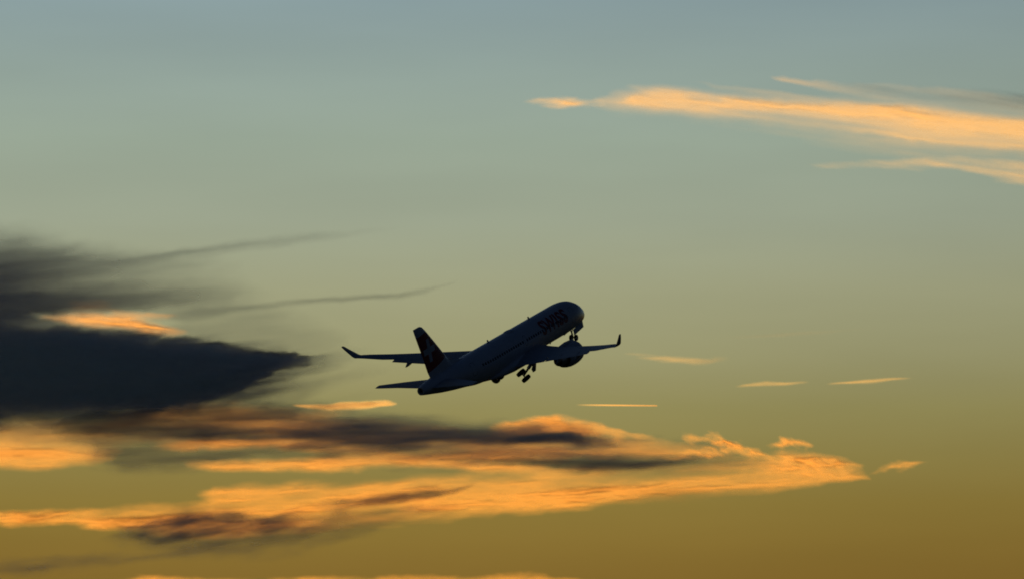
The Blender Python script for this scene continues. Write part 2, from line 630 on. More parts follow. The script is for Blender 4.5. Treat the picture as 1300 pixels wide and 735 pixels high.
def make_engine(s):
    c = Vector((-12.7, s * 5.3, -1.93))
    ax = Vector((-1, 0, -0.02))
    mb = MB()
    outer = [(0.0, 1.03), (0.03, 1.09), (.12, 1.16), (.4, 1.23), (.9, 1.275), (1.5, 1.28), (2.1, 1.24), (2.7, 1.13), (3.15, 1.00), (3.16, .965), (2.6, .98)]
    inner = [(2.6, .95), (1.0, .97), (.35, .95), (.12, .955), (.03, .98), (0, 1.03)]
    mb.lathe(c, ax, [(a_ * 1.02, b_ * 1.035) for a_, b_ in outer + inner], 48)
    e = mb.build('engine', M_NAC, plane)
    MB().lathe(c, ax, [(-.002, 1.073), (-.014, 1.10), (.03, 1.137), (.13, 1.217), (.16, 1.224)], 48).build('intake_lip', M_METAL, e)
    # fan
    fb = MB()
    for k in range(20):
        th = 2 * math.pi * k / 20
        er = Vector((0, math.cos(th), math.sin(th)))
        et = Vector((0, -math.sin(th), math.cos(th)))
        p = c + Vector((-.75, 0, 0))
        q = [p + er * .28 + et * -.05, p + er * .93 + et * -.14 + Vector((.08, 0, 0)), p + er * .93 + et * .12 + Vector((-.1, 0, 0)), p + er * .28 + et * .05 + Vector((-.14, 0, 0))]
        fb.slab(q, (0.02, 0, 0))
    fb.lathe(c, ax, [(.35, .01), (.5, .12), (.72, .26), (.95, .3)], 24, False, True)
    fb.lathe(c, ax, [(1.0, .955), (1.01, .02)], 32)
    fb.build('fan', M_DARK, e, smooth=False)
    MB().lathe(c, ax, [(1.6, .84), (2.4, .84), (3.1, .80), (3.7, .70), (4.3, .56), (4.31, .52), (3.9, .58)], 32).build('core_cowl', M_METAL, e)
    MB().lathe(c, ax, [(3.2, .46), (4.1, .40), (4.6, .28), (5.1, .04)], 24, True, True).build('exhaust_cone', M_DARK, e)
    # pylon up to the wing
    y = s * 5.3
    pb = MB()
    prof = [(-12.7, -.78, -.70), (-13.4, -.95, -.52), (-14.6, -1.1, -.45), (-15.9, -1.4, -.55), (-17.0, -1.62, -.72), (-18.0, -1.5, -.80), (-19.0, -1.1, -.85)]
    rings = []
    for i, (x, zl, zh) in enumerate(prof):
        hw = .2 * math.sin(math.pi * (i + .45) / (len(prof) - .1)) ** .6
        rings.append([Vector((x, y - hw, zl)), Vector((x, y - hw, zh)), Vector((x, y, zh + .05)), Vector((x, y + hw, zh)), Vector((x, y + hw, zl)), Vector((x, y, zl - .04))])
    pb.grid(rings, True, True, True).build('pylon', M_NAC, e)
    return e


make_engine(1)
make_engine(-1)

# ---- fin and tailplanes
FIN = [(1.0, -30.3, -36.30), (1.75, -31.0, -36.35), (2.4, -31.75, -36.65), (4.0, -33.15, -37.10), (5.6, -34.6, -37.62), (6.9, -35.8, -38.05), (7.35, -36.3, -38.18), (7.52, -36.75, -38.2)]


def fin_at(z):
    zs = [f[0] for f in FIN]
    return float(np.interp(z, zs, [f[1] for f in FIN])), float(np.interp(z, zs, [f[2] for f in FIN]))


mb = MB()
rings = []
for z in [1.0, 1.4, 1.75, 2.1, 2.4, 3.2, 4, 4.8, 5.6, 6.3, 6.9, 7.35, 7.52]:
    a, b = fin_at(z)
    tk = .10 if z < 7.4 else .05
    rings.append([Vector((a - u * (a - b), w * (a - b), z)) for u, w in airfoil(16, tk, 0.0)])
mb.grid(rings, True, True, True)
fin = mb.build('tail_fin', M_WHITE, plane)
# dorsal fillet
MB().grid([[Vector((-28.6, 0, 1.80)), Vector((-28.6, .02, 1.79)), Vector((-28.6, -.02, 1.79))],
           [Vector((-30.5, 0, 2.12)), Vector((-30.5, .14, 1.5)), Vector((-30.5, -.14, 1.5))],
           [Vector((-31.9, 0, 2.62)), Vector((-31.9, .22, 1.4)), Vector((-31.9, -.22, 1.4))]], True, True, True).build('dorsal_fillet', M_WHITE, fin)


def on_fin(x, z, side, off):
    a, b = fin_at(z)
    u = min(max((a - x) / (a - b), 0.0), 1.0)
    tk = .10 if z < 7.0 else .09
    th = 5 * tk * (0.2969 * math.sqrt(u) - .126 * u - .3516 * u * u + .2843 * u**3 - .1030 * u**4)
    return Vector((x, side * (th * (a - b) + off), z))


# red field with a white cross on both sides of the fin
for side in (1, -1):
    mb = MB()
    rings = []
    for u in np.linspace(0.0, 1.0, 24):
        ring = []
        for z0 in np.linspace(0, 1, 20):
            z = 2.75 + z0 * (6.62 - 2.75)
            a, b = fin_at(z)
            # lower border slants with the fuselage, upper border level with the tip band
            z = z + (1 - z0) * (-(u - .5)) * 1.0 + z0 * (-(u - .5)) * .35
            a, b = fin_at(z)
            x = a + (b - a) * (0.004 + 0.992 * u ** 1.3)
            ring.append(on_fin(x, z, side, 0.012))
        rings.append(ring)
    mb.grid(rings, False)
    mb.build('red_field', M_RED, fin)
    cxx, czz, arm, hw = -35.75, 4.62, 1.30, .34
    tilt = R(4)
    mb = MB()
    for (a0, a1, b0, b1) in ((-arm, arm, -hw, hw), (-hw, hw, -arm, -hw), (-hw, hw, hw, arm)):
        rings = []
        for p in np.linspace(a0, a1, 10):
            ring = []
            for q in np.linspace(b0, b1, 8):
                x = cxx + p * math.cos(tilt) * 0.86 - q * math.sin(tilt)
                z = czz + p * math.sin(tilt) + q * math.cos(tilt)
                ring.append(on_fin(x, z, side, 0.022))
            rings.append(ring)
        mb.grid(rings, False)
    mb.build('cross_emblem', M_WHITE, fin)

for s in (1, -1):
    mb = MB()
    rings = []
    for (y, xle, ch, z) in [(.3, -33.2, 4.0, .82), (1.2, -34.0, 3.45, .88), (3.5, -35.2, 2.35, 1.03), (5.7, -36.55, 1.45, 1.17), (6.05, -36.8, 1.15, 1.2)]:
        rings.append(foil_ring(xle, ch, s * y, z, .10))
    mb.grid(rings, True, True, True).build('tailplane', M_GREY, plane)

# ---- landing gear, part way up


def wheel(parent, c, axis, r, w):
    c, axis = Vector(c), Vector(axis).normalized()
    prof = [(-w / 2, r * .55), (-w / 2, r * .78), (-w * .44, r * .92), (-w * .28, r * .985), (0, r), (w * .28, r * .985), (w * .44, r * .92), (w / 2, r * .78), (w / 2, r * .55), (0, r * .5), (-w / 2, r * .55)]
    wh = MB().lathe(c, axis, prof, 32).build('wheel', M_TYRE, parent)
    MB().lathe(c, axis, [(-w * .42, .02), (-w * .40, r * .3), (-w * .46, r * .54), (w * .46, r * .54), (w * .40, r * .3), (w * .42, .02)], 24, True, True).build('rim', M_METAL, wh)
    return wh


def main_gear(s, mid, axd):
    """mid = middle of the axle, axd = its direction"""
    mid, axd = Vector(mid), Vector(axd).normalized()
    piv = Vector((-18.7, s * 3.25, -1.25))
    g = MB()
    d = mid - piv
    k = piv + d * .55
    g.tube(piv, k, .21, .20)
    g.tube(k, mid, .13, .13)
    g.tube(mid - axd * .45, mid + axd * .45, .07)
    g.tube(piv + Vector((.9, 0, .1)), piv + d * .5, .06)
    g.tube(piv + Vector((-.8, 0, .1)), piv + d * .45, .05)
    kn = piv + d * .72 + Vector((-.38, 0, -.05))
    g.tube(piv + d * .52, kn, .045)
    g.tube(kn, mid, .045)
    o = g.build('main_gear', M_STRUT, plane)
    for q in (-1, 1):
        wheel(o, mid + axd * .44 * q, axd, .57, .44)
    return o, piv, d


g, piv, d = main_gear(-1, (-19.15, -1.85, -2.93), (0, -.62, -.78))
# the leg door hangs from the leg
MB().slab([piv + Vector((.25, -.15, -.1)), piv + Vector((-.55, -.2, -.15)), piv + Vector((-.5, .25, -1.0)), piv + Vector((-.05, .35, -1.45)), piv + Vector((.35, .2, -1.35))], (0, .04, .02)).build('gear_door', M_WHITE, g, smooth=False)
g, piv, d = main_gear(1, (-19.0, 1.55, -2.98), (-.25, -.8, .55))
MB().slab([piv + Vector((.45, .1, -.1)), piv + Vector((-.55, .12, -.1)), piv + Vector((-.5, -.25, -.85)), piv + Vector((.35, -.25, -.95))], (0, .04, .02)).build('gear_door', M_WHITE, g, smooth=False)

g = MB()
NG = Vector((-2.72, 0, -2.95))
g.tube((-3.25, 0, -1.65), (-2.86, 0, -2.55), .09)
g.tube((-2.9, 0, -2.5), NG, .06)
g.tube(NG + Vector((0, -.36, 0)), NG + Vector((0, .36, 0)), .05)
g.tube((-2.3, 0, -1.6), (-2.95, 0, -2.3), .045)
g.tube((-3.02, 0, -2.2), (-3.22, 0, -2.6), .035)
g.tube((-3.22, 0, -2.6), NG, .035)
ng = g.build('nose_gear', M_STRUT, plane)
for q in (-1, 1):
    wheel(ng, NG + Vector((0, .32 * q, 0)), (0, 1, 0), .37, .26)
for s in (-1, 1):
    MB().slab([(-0.95, s * .52, -1.40), (-3.55, s * .55, -1.78), (-3.7, s * .68, -2.42), (-1.15, s * .66, -2.10)], (0, .04, 0)).build('gear_door', M_WHITE, ng, smooth=False)

# ------------------------------------------------------------------ clouds
# Each cloud is a closed body of real thickness, kilometres away. Its skin carries the cloud's optical
# depth ('depth', more water = less see-through); sun and sky light it, airlight and low reddening are put into the colour.
def vapour(mat_name, light_tint):
    M = bpy.data.materials.new(mat_name)
    M.use_nodes = True
    t = M.node_tree
    t.nodes.clear()
    at_n = node(t, 'ShaderNodeAttribute', attribute_name='depth')
    e_ = mathn(t, 'POWER', 2.718281828, mathn(t, 'MULTIPLY', at_n.outputs['Fac'], -0.75))
    alpha = mathn(t, 'SUBTRACT', 1.0, e_, True)
    tr = node(t, 'ShaderNodeBsdfTransparent')
    tl = node(t, 'ShaderNodeBsdfTranslucent')
    cmb = node(t, 'ShaderNodeCombineColor')           # deep vapour passes less light; bluish floor puts airlight haze into the colour
    for i_, (k_, f_) in enumerate(((-0.34, .50), (-0.78, .62), (-1.10, .70))):
        t.links.new(mathn(t, 'ADD', mathn(t, 'MULTIPLY', mathn(t, 'POWER', 2.718281828, mathn(t, 'MULTIPLY', at_n.outputs['Fac'], k_)), 0.96 - f_), f_), cmb.inputs[i_])
    light_tint_n = node(t, 'ShaderNodeMix', data_type='RGBA', blend_type='MULTIPLY')
    light_tint_n.inputs[0].default_value = 1.0
    light_tint_n.inputs[7].default_value = (*light_tint, 1)
    t.links.new(cmb.outputs[0], light_tint_n.inputs[6])
    t.links.new(light_tint_n.outputs[2], tl.inputs[0])
    df = node(t, 'ShaderNodeBsdfDiffuse')
    df.inputs[0].default_value = (0.9, 0.9, 0.9, 1)
    mx = node(t, 'ShaderNodeMixShader')
    mx.inputs[0].default_value = 0.15
    t.links.new(tl.outputs[0], mx.inputs[1])
    t.links.new(df.outputs[0], mx.inputs[2])
    mo = node(t, 'ShaderNodeMixShader')
    t.links.new(alpha, mo.inputs[0])
    t.links.new(tr.outputs[0], mo.inputs[1])
    t.links.new(mx.outputs[0], mo.inputs[2])
    out = node(t, 'ShaderNodeOutputMaterial')
    t.links.new(mo.outputs[0], out.inputs[0])
    return M


M_CLOUD = vapour('cloud_vapour', (1, 1, 1))
M_REDDENED = vapour('light_reddened_vapour', (1, .78, .50))       # redder light low on the horizon, put into the far clouds' colour


def vnoise(x, y, seed):
    rs = np.random.RandomState(seed)
    G = rs.rand(256, 256)
    xi = np.floor(x).astype(int)
    yi = np.floor(y).astype(int)
    fx = x - xi
    fy = y - yi
    fx = fx * fx * fx * (fx * (fx * 6 - 15) + 10)
    fy = fy * fy * fy * (fy * (fy * 6 - 15) + 10)
    g = lambda a, b: G[a & 255, b & 255]
    return (g(xi, yi) * (1 - fx) + g(xi + 1, yi) * fx) * (1 - fy) + (g(xi, yi + 1) * (1 - fx) + g(xi + 1, yi + 1) * fx) * fy


def fbm(x, y, sx, sy, ang=0.0, octs=5, seed=1, gain=0.47):
    """-1..1 noise; sx, sy = feature size along and across the streaks, ang = their slope in degrees (up to the right)"""
    c_, s_ = math.cos(R(ang)), math.sin(R(ang))
    u = (x * c_ - y * s_) / sx
    v = (x * s_ + y * c_) / sy
    tot, amp, nrm = 0, 1, 0
    for o in range(octs):
        tot = tot + amp * vnoise(u + 17.3 * o, v + 9.1 * o, seed + o)
        nrm += amp
        amp *= gain
        u, v = u * 2.03, v * 2.03
    return (tot / nrm - 0.5) * 3.2


def sstep(a, b, x):
    q = np.clip((x - a) / (b - a), 0, 1)
    return q * q * (3 - 2 * q)


def stroke(X, Y, pts, k=2.0, kd=None):
    """pts: (x, centre row, half height above, half height below, optical depth)"""
    p = np.array(pts, float)
    xi = X
    yc = np.interp(xi, p[:, 0], p[:, 1])
    hu = np.interp(xi, p[:, 0], p[:, 2])
    hd = np.interp(xi, p[:, 0], p[:, 3])
    tt = np.interp(xi, p[:, 0], p[:, 4])
    inside = (xi >= p[0, 0]) & (xi <= p[-1, 0])
    v = (Y - yc) / np.where(Y < yc, hu, hd)
    return np.where(inside, tt * np.exp(-np.abs(v) ** np.where(Y < yc, k, kd or k)), 0)


def warp(X, Y, ax=10, ay=5, sx=120, sy=25, ang=0, seed=3):
    bx, by = fbm(X, Y, 26, 12, ang + 8, 4, seed + 90), fbm(X, Y, 26, 12, ang + 8, 4, seed + 95)      # small billows
    return (X + ax * fbm(X, Y, sx, sy, ang, 5, seed) + .35 * ax * bx,
            Y + ay * fbm(X, Y, sx, sy, ang, 5, seed + 50) + .45 * ay * by)


def cloud(field, x0, x1, y0, y1, dist, thick, label, step=1.5, eps=0.02, slant=0.0, name='cloud', cat='cloud', group=None, relief=0.25, seed=0, dens=1.0, mat=None):
    nx = int((x1 - x0) / step) + 1
    ny = int((y1 - y0) / step) + 1
    X, Y = np.meshgrid(np.linspace(x0, x1, nx), np.linspace(y0, y1, ny))
    T = np.clip(field(X, Y) * dens, 0, 12)
    T = np.where(T < eps, 0, T - eps)
    mpp = dist / FPX                                   # metres per photo pixel at that distance
    H = thick * (1 - np.exp(-T * 0.9)) * (1 + relief * fbm(X, Y, 26, 10, 0, 4, 700 + seed)) + 0.02 * mpp
    keep = T > 0
    cell = keep[:-1, :-1] | keep[1:, :-1] | keep[:-1, 1:] | keep[1:, 1:]
    used = np.zeros_like(keep)
    used[:-1, :-1] |= cell
    used[1:, :-1] |= cell
    used[:-1, 1:] |= cell
    used[1:, 1:] |= cell
    idx = -np.ones(X.shape, int)
    idx[used] = np.arange(used.sum())
    n = int(used.sum())
    cx, cy_ = (x0 + x1) / 2, (y0 + y1) / 2
    xs_, ys_, hs, ts = X[used], Y[used], H[used], T[used]
    base = dist + slant * (cy_ - ys_) * mpp
    o = RX @ Vector((0, 1, 0))

    def world(depth):
        v = np.stack([(xs_ - 650) / FPX * depth, depth, -(ys_ - 367.5) / FPX * depth], 1)
        Rm = np.array(RX)
        return v @ Rm.T + np.array([0, 0, 1.7])
    front = world(base - hs * mpp)
    back = world(base + hs * mpp)
    org = np.array(at(cx, cy_, dist))
    V = np.concatenate([front, back]) - org
    a = idx[:-1, :-1][cell]
    b = idx[:-1, 1:][cell]
    c_ = idx[1:, 1:][cell]
    d_ = idx[1:, :-1][cell]
    F = np.concatenate([np.stack([a, d_, c_, b], 1), np.stack([a, b, c_, d_], 1) + n])
    # rim: close the body all round
    cp_ = np.pad(cell, 1)
    rim = []
    ii, jj = np.nonzero(cell)
    up_ = ~cp_[ii, jj + 1]
    dn = ~cp_[ii + 2, jj + 1]
    lf = ~cp_[ii + 1, jj]
    rt = ~cp_[ii + 1, jj + 2]
    for m_, p, q in ((up_, (0, 0), (0, 1)), (rt, (0, 1), (1, 1)), (dn, (1, 1), (1, 0)), (lf, (1, 0), (0, 0))):
        i_, j_ = ii[m_], jj[m_]
        A = idx[i_ + p[0], j_ + p[1]]
        B = idx[i_ + q[0], j_ + q[1]]
        rim.append(np.stack([A, B, B + n, A + n], 1))
    F = np.concatenate([F] + rim)
    me = bpy.data.meshes.new(name)
    me.vertices.add(len(V))
    me.vertices.foreach_set('co', V.astype(np.float32).ravel())
    me.loops.add(F.size)
    me.loops.foreach_set('vertex_index', F.astype(np.int32).ravel())
    me.polygons.add(len(F))
    me.polygons.foreach_set('loop_start', np.arange(0, F.size, 4, dtype=np.int32))
    me.polygons.foreach_set('use_smooth', np.ones(len(F), bool))
    at_ = me.attributes.new('depth', 'FLOAT', 'POINT')
    at_.data.foreach_set('value', np.concatenate([ts, ts]).astype(np.float32))
    me.update()
    me.validate()
    me.materials.append(mat or M_CLOUD)
    ob = bpy.data.objects.new(name, me)
    ob.location = org
    COL.objects.link(ob)
    tag(ob, label, cat, group)
    return ob


# --- the big unlit cloud on the left, low and near
def f_dark(X, Y):
    x, y = warp(X, Y, 16, 6, 170, 40, 6, 11)
    xe, ye = warp(x, y, 9, 3.2, 48, 11, 5, 14)
    T = stroke(xe, ye, [(-200, 470, 56, 56, 9), (0, 467, 53, 54, 9), (100, 470, 43, 50, 9), (185, 471, 35, 43, 8.5), (235, 470, 29, 37, 8), (280, 468, 22, 29, 7), (315, 466, 15, 21, 5.5), (345, 463, 9, 13, 4), (370, 461, 5, 7, 2), (395, 459, 4, 5, .4), (420, 457, 4, 5, 0)], 4)
    # thin shreds at its border
    T += stroke(x, y, [(-100, 470, 66, 64, .5), (60, 470, 58, 62, .5), (185, 472, 46, 52, .6), (280, 470, 32, 40, .6), (345, 468, 20, 30, .5), (400, 466, 14, 24, .15), (450, 462, 12, 20, 0)], 2.6) * np.exp(1.0 * fbm(X, Y, 80, 8, 9, 5, 17))
    # upper shelf, thinning to the right
    T += stroke(x, y, [(-200, 378, 26, 34, 3.4), (0, 380, 22, 30, 2.6), (70, 382, 22, 22, 1.9), (130, 380, 20, 16, 1.0), (210, 378, 18, 16, .5), (300, 380, 20, 16, 0)], 2.4)
    # grey veil above
    v = stroke(x, y, [(-200, 330, 34, 40, 1.5), (0, 332, 30, 36, 1.1), (60, 330, 26, 34, .75), (130, 338, 22, 30, .45), (220, 345, 20, 26, .22), (330, 350, 20, 26, 0)], 2.2)
    T += v * (0.8 + 0.4 * fbm(X, Y, 150, 22, 9, 4, 21, .4))
    T += stroke(x, y, [(-200, 370, 60, 70, .5), (0, 370, 56, 70, .42), (100, 375, 50, 66, .34), (200, 385, 40, 56, .26), (300, 400, 36, 50, .20), (390, 430, 30, 44, .12), (450, 445, 26, 36, 0)], 2.2) * np.exp(.5 * fbm(X, Y, 140, 18, 8, 4, 24, .4))
    # torn fibres right of the tip and under it
    w = stroke(x, y, [(150, 480, 40, 46, 0), (260, 480, 38, 44, .9), (330, 482, 34, 36, .8), (380, 484, 34, 30, .36), (430, 482, 40, 28, .12), (500, 478, 34, 24, 0)], 2.2)
    T += w * np.clip(0.62 + .75 * fbm(X, Y, 110, 14, 12, 4, 31, .42), 0.1, 3)
    # the gap through which a lit cloud shows
    gx, gy = warp(X, Y, 20, 5, 90, 18, 0, 61)
    g = stroke(gx, gy, [(30, 404, 5, 4, 0), (70, 404, 9, 7, .7), (110, 404, 13, 11, 1), (170, 408, 13, 13, 1), (215, 414, 10, 9, .95), (245, 417, 9, 7, .0)], 3)
    T = T * (1 - 0.97 * np.clip(g, 0, 1))
    return T * np.clip(1 + 0.25 * fbm(X, Y, 160, 14, 4, 4, 71), .3, 2)


cloud(f_dark, -260, 520, 255, 575, 5600, 30, 'large slate grey wedge of cloud with a glowing gap at the left edge', 1.8, relief=0.03, seed=1)


def f_wisp1(X, Y):
    x, y = warp(X, Y, 10, 2.2, 90, 20, 8, 101)
    return stroke(x, y, [(60, 349, 4, 6, 0), (130, 338, 6, 7, .18), (230, 321, 5, 6, .34), (330, 309, 4, 6, .26), (400, 301, 4, 6, .16), (470, 293, 4, 5, .05), (520, 288, 4, 5, 0)], 2) * (1 + .3 * fbm(X, Y, 60, 5, 8, 4, 5))


cloud(f_wisp1, 40, 540, 260, 380, 5900, 5, 'upper of the two thin grey wisps trailing right above the dark cloud', 1.8, 0.012, group='thin grey wisps', seed=2, dens=0.8)


def f_wisp2(X, Y):
    x, y = warp(X, Y, 10, 2.2, 90, 20, 5, 131)
    return stroke(x, y, [(190, 402, 4, 7, 0), (250, 398, 5, 7, .28), (323, 391, 4, 5, .36), (370, 386, 3.5, 5, .30), (415, 382, 3.5, 4, .40), (470, 379, 3.5, 4, .34), (510, 377, 3, 3.5, .30), (545, 369, 3, 3.5, .2), (580, 356, 3, 3, 0)], 2) * (1 + .3 * fbm(X, Y, 60, 5, 8, 4, 6))


cloud(f_wisp2, 170, 600, 330, 430, 5800, 5, 'lower of the two thin grey wisps reaching towards the airliner tail', 1.8, 0.012, group='thin grey wisps', seed=3, dens=0.8)


# --- lit patch behind the gap
def f_gap(X, Y):
    x, y = warp(X, Y, 14, 3.5, 60, 12, -4, 151)
    T = stroke(x, y, [(35, 402, 3, 4, 0), (80, 405, 6, 6, .6), (120, 408, 8, 9, 1.3), (165, 412, 8, 9, 1.5), (205, 416, 6, 6, 1.4), (228, 418, 4, 4, .4), (240, 418, 3, 3, 0)], 2)
    T += stroke(x, y, [(85, 390, 3, 4, 0), (105, 390, 5, 5, .35), (135, 390, 5, 5, .3), (150, 398, 5, 5, .25), (215, 402, 3, 4, .2), (230, 400, 3, 3, 0)], 2)
    return T * np.exp(0.75 * fbm(X, Y, 40, 7, -6, 4, 8) - .1)


cloud(f_gap, 20, 260, 370, 440, 16000, 14, 'small glowing orange cloud seen through the gap in the dark cloud', 1.5, seed=4, dens=.65, mat=M_REDDENED)


# --- left orange patch
def f_left(X, Y):
    x, y = warp(X, Y, 16, 3.5, 120, 18, 0, 171)
    T = stroke(x, y, [(-200, 580, 14, 14, 1.1), (0, 580, 15, 13, 1.0), (70, 580, 14, 13, .9), (110, 578, 12, 12, .4), (145, 578, 12, 12, 0)], 3)
    T += stroke(x, y, [(-200, 556, 24, 24, .4), (0, 553, 20, 22, .33), (80, 550, 16, 20, .3), (130, 550, 14, 18, .2), (170, 552, 14, 18, 0)], 2.5)
    return T * np.exp(0.45 * fbm(X, Y, 120, 9, 2, 5, 9) - .1)


cloud(f_left, -220, 190, 520, 610, 24000, 16, 'hazy orange patch of cloud under the dark cloud at the left edge', 1.6, seed=5, dens=0.8, mat=M_REDDENED)


# --- the brown band in the middle
def f_brown(X, Y):
    x, y = warp(X, Y, 18, 4, 110, 20, 0, 201)
    T = stroke(x, y, [(90, 545, 12, 16, 0), (160, 540, 14, 18, .45), (230, 532, 16, 18, .6), (300, 530, 16, 18, .6), (380, 545, 18, 18, .6), (450, 553, 16, 14, .45), (520, 556, 12, 12, .35), (600, 560, 10, 12, .3), (700, 560, 10, 12, .3), (800, 562, 8, 12, .15), (900, 568, 8, 10, .1), (960, 572, 6, 8, 0)], 2.4)
    # glowing streaks
    T += stroke(x, y, [(180, 566, 5, 6, 0), (230, 566, 5, 6, .6), (290, 563, 6, 6, .95), (340, 562, 5, 6, .6), (420, 568, 5, 6, .3), (520, 578, 6, 8, .5), (620, 576, 6, 7, .6), (690, 574, 6, 8, .8), (740, 573, 5, 7, .5), (860, 574, 6, 8, .2), (940, 574, 6, 8, 0)], 2.2)
    T += stroke(x, y, [(235, 591, 4, 4, 0), (280, 591, 5, 5, .8), (340, 589, 6, 7, 1.1), (400, 588, 7, 7, 1.1), (440, 586, 7, 7, .6), (520, 582, 7, 8, .5), (600, 592, 6, 8, .4), (700, 598, 6, 8, .3), (800, 600, 6, 6, 0)], 2.2)
    return T * np.exp(.6 * fbm(X, Y, 100, 12, 2, 5, 12) + .3 * fbm(X, Y, 60, 5, 2, 4, 13))


cloud(f_brown, 80, 980, 500, 620, 23000, 16, 'dull orange sheet of cloud glowing between the smoky streaks below the airliner', 1.6, seed=6, dens=1.0, mat=M_REDDENED)


# --- near, unlit streaks that cross in front of the glowing clouds
def f_smoke(X, Y):
    x, y = warp(X, Y, 20, 4.5, 130, 24, 0, 211)
    T = stroke(x, y, [(70, 535, 10, 16, 0), (130, 538, 16, 24, .8), (200, 536, 18, 26, 1.2), (280, 532, 18, 22, 1.4), (360, 534, 20, 18, 1.4), (430, 542, 18, 16, 1.2), (500, 546, 16, 18, 1.0), (580, 552, 15, 14, .9), (660, 550, 13, 14, 1.0), (740, 552, 10, 14, .8), (800, 556, 8, 12, .3), (860, 560, 6, 10, 0)], 2.3)
    T += stroke(x, y, [(190, 548, 4, 6, 0), (260, 546, 6, 6, .9), (340, 544, 6, 7, 1.4), (420, 550, 8, 9, 1.4), (500, 556, 9, 9, 1.5), (600, 557, 10, 9, 1.7), (690, 554, 11, 9, 1.6), (750, 556, 8, 8, 1.2), (790, 558, 5, 6, 0)], 2)
    T += stroke(x, y, [(110, 584, 10, 10, 0), (150, 578, 14, 14, .6), (230, 580, 10, 12, .5), (290, 578, 8, 10, .2), (350, 578, 6, 6, 0)], 2)
    T += stroke(x, y, [(-60, 540, 14, 12, 0), (10, 542, 14, 12, .3), (80, 545, 16, 14, .5), (130, 552, 18, 20, .6), (190, 560, 14, 20, 0)], 2)
    T += stroke(x, y, [(160, 575, 12, 14, 0), (260, 572, 14, 12, .35), (380, 572, 14, 12, .45), (500, 574, 14, 12, .5), (620, 576, 14, 12, .5), (740, 576, 14, 14, .4), (850, 576, 12, 14, 0)], 2) * np.exp(.7 * fbm(X, Y, 60, 10, 4, 5, 214))
    return T * np.exp(.55 * fbm(X, Y, 110, 10, 2, 5, 212)) * .9


cloud(f_smoke, -70, 880, 495, 610, 5500, 9, 'long smoky brown grey streak crossing just below the airliner', 1.8, 0.015, relief=.05, seed=21, dens=1.05)


def f_smoke2(X, Y):
    x, y = warp(X, Y, 14, 3, 90, 18, 2, 221)
    T = stroke(x, y, [(540, 580, 3, 4, 0), (610, 584, 5, 5, .8), (680, 587, 5, 6, 1.4), (760, 588, 7, 8, 1.9), (820, 587, 7, 8, 1.8), (870, 581, 5, 6, .9), (915, 575, 4, 5, .35), (950, 572, 3, 4, 0)], 2)
    T += stroke(x, y, [(330, 574, 5, 5, 0), (420, 574, 8, 7, .8), (520, 574, 9, 9, .8), (620, 572, 8, 9, .8), (700, 574, 8, 12, .7), (800, 580, 10, 14, .6), (880, 586, 11, 12, .6), (940, 586, 10, 10, .4), (985, 588, 8, 8, .15), (1010, 590, 6, 6, 0)], 2)
    T += stroke(x, y, [(780, 572, 5, 5, 0), (850, 563, 7, 7, .35), (910, 563, 6, 7, .4), (950, 568, 5, 6, 0)], 2)
    return T * np.exp(.4 * fbm(X, Y, 80, 8, 3, 5, 222))


cloud(f_smoke2, 310, 1020, 545, 610, 5300, 7, 'thinner dark smoky streak above the bright band, in the middle of the picture', 1.6, 0.015, relief=.05, seed=22, dens=0.5)


def f_smoke3(X, Y):
    x, y = warp(X, Y, 8, 2.5, 50, 14, 10, 224)
    T = stroke(x, y, [(395, 644, 3, 5, 0), (440, 638, 4, 6, .7), (490, 633, 5, 6, 1.2), (535, 627, 6, 5, 1.5), (560, 623, 4, 4, .9), (585, 619, 2.5, 3, .5), (610, 616, 2, 2, 0)], 2)
    T += stroke(x, y, [(470, 650, 4, 4, 0), (520, 647, 5, 5, .7), (560, 645, 4, 4, .35), (600, 642, 3, 3, 0)], 2)
    return T * np.exp(.4 * fbm(X, Y, 40, 7, 12, 5, 225))


cloud(f_smoke3, 385, 625, 605, 665, 5200, 5, 'short brown streak slanting up across the middle of the bright band', 1.4, 0.015, relief=.05, seed=23, dens=0.75)


def f_smoke4(X, Y):
    x, y = warp(X, Y, 14, 5, 70, 20, 6, 227)
    T = stroke(x, y, [(130, 678, 6, 8, 0), (170, 673, 9, 13, .9), (220, 668, 14, 20, 1.5), (270, 668, 14, 24, 1.4), (320, 670, 14, 24, 1.4), (370, 666, 12, 22, 1.1), (430, 660, 10, 16, .7), (500, 654, 8, 10, .4), (560, 650, 6, 7, .1), (575, 650, 4, 5, 0)], 2)
    T += stroke(x, y, [(200, 662, 4, 5, 0), (240, 660, 6, 7, .8), (280, 662, 5, 6, .5), (340, 656, 5, 6, .9), (375, 652, 5, 6, .6), (400, 650, 4, 5, 0)], 2)
    return T * np.exp(.55 * fbm(X, Y, 46, 10, 10, 5, 228)) * .9


cloud(f_smoke4, 120, 580, 635, 715, 5000, 8, 'brown smudge of cloud hanging over the lower left part of the bright band', 1.6, 0.015, relief=.05, seed=24, dens=0.85)


# --- bright billow on top of the brown band
def f_cap(X, Y):
    x, y = warp(X, Y, 6, 3.5, 30, 12, -6, 231)
    T = stroke(x, y, [(612, 545, 3, 4, 0), (640, 543, 7, 6, 1.0), (680, 541, 9, 7, 1.3), (705, 540, 10, 7, 1.4), (740, 545, 9, 7, 1.2), (770, 550, 6, 6, .6), (800, 552, 4, 5, .35), (835, 556, 3, 4, 0)], 2.8)
    return T * np.exp(0.60 * fbm(X, Y, 26, 7, -5, 5, 14) - .1)


cloud(f_cap, 600, 850, 520, 570, 24500, 9, 'bright orange billow capping the brown band below the airliner engine', 1.2, seed=7, dens=.85, mat=M_REDDENED)


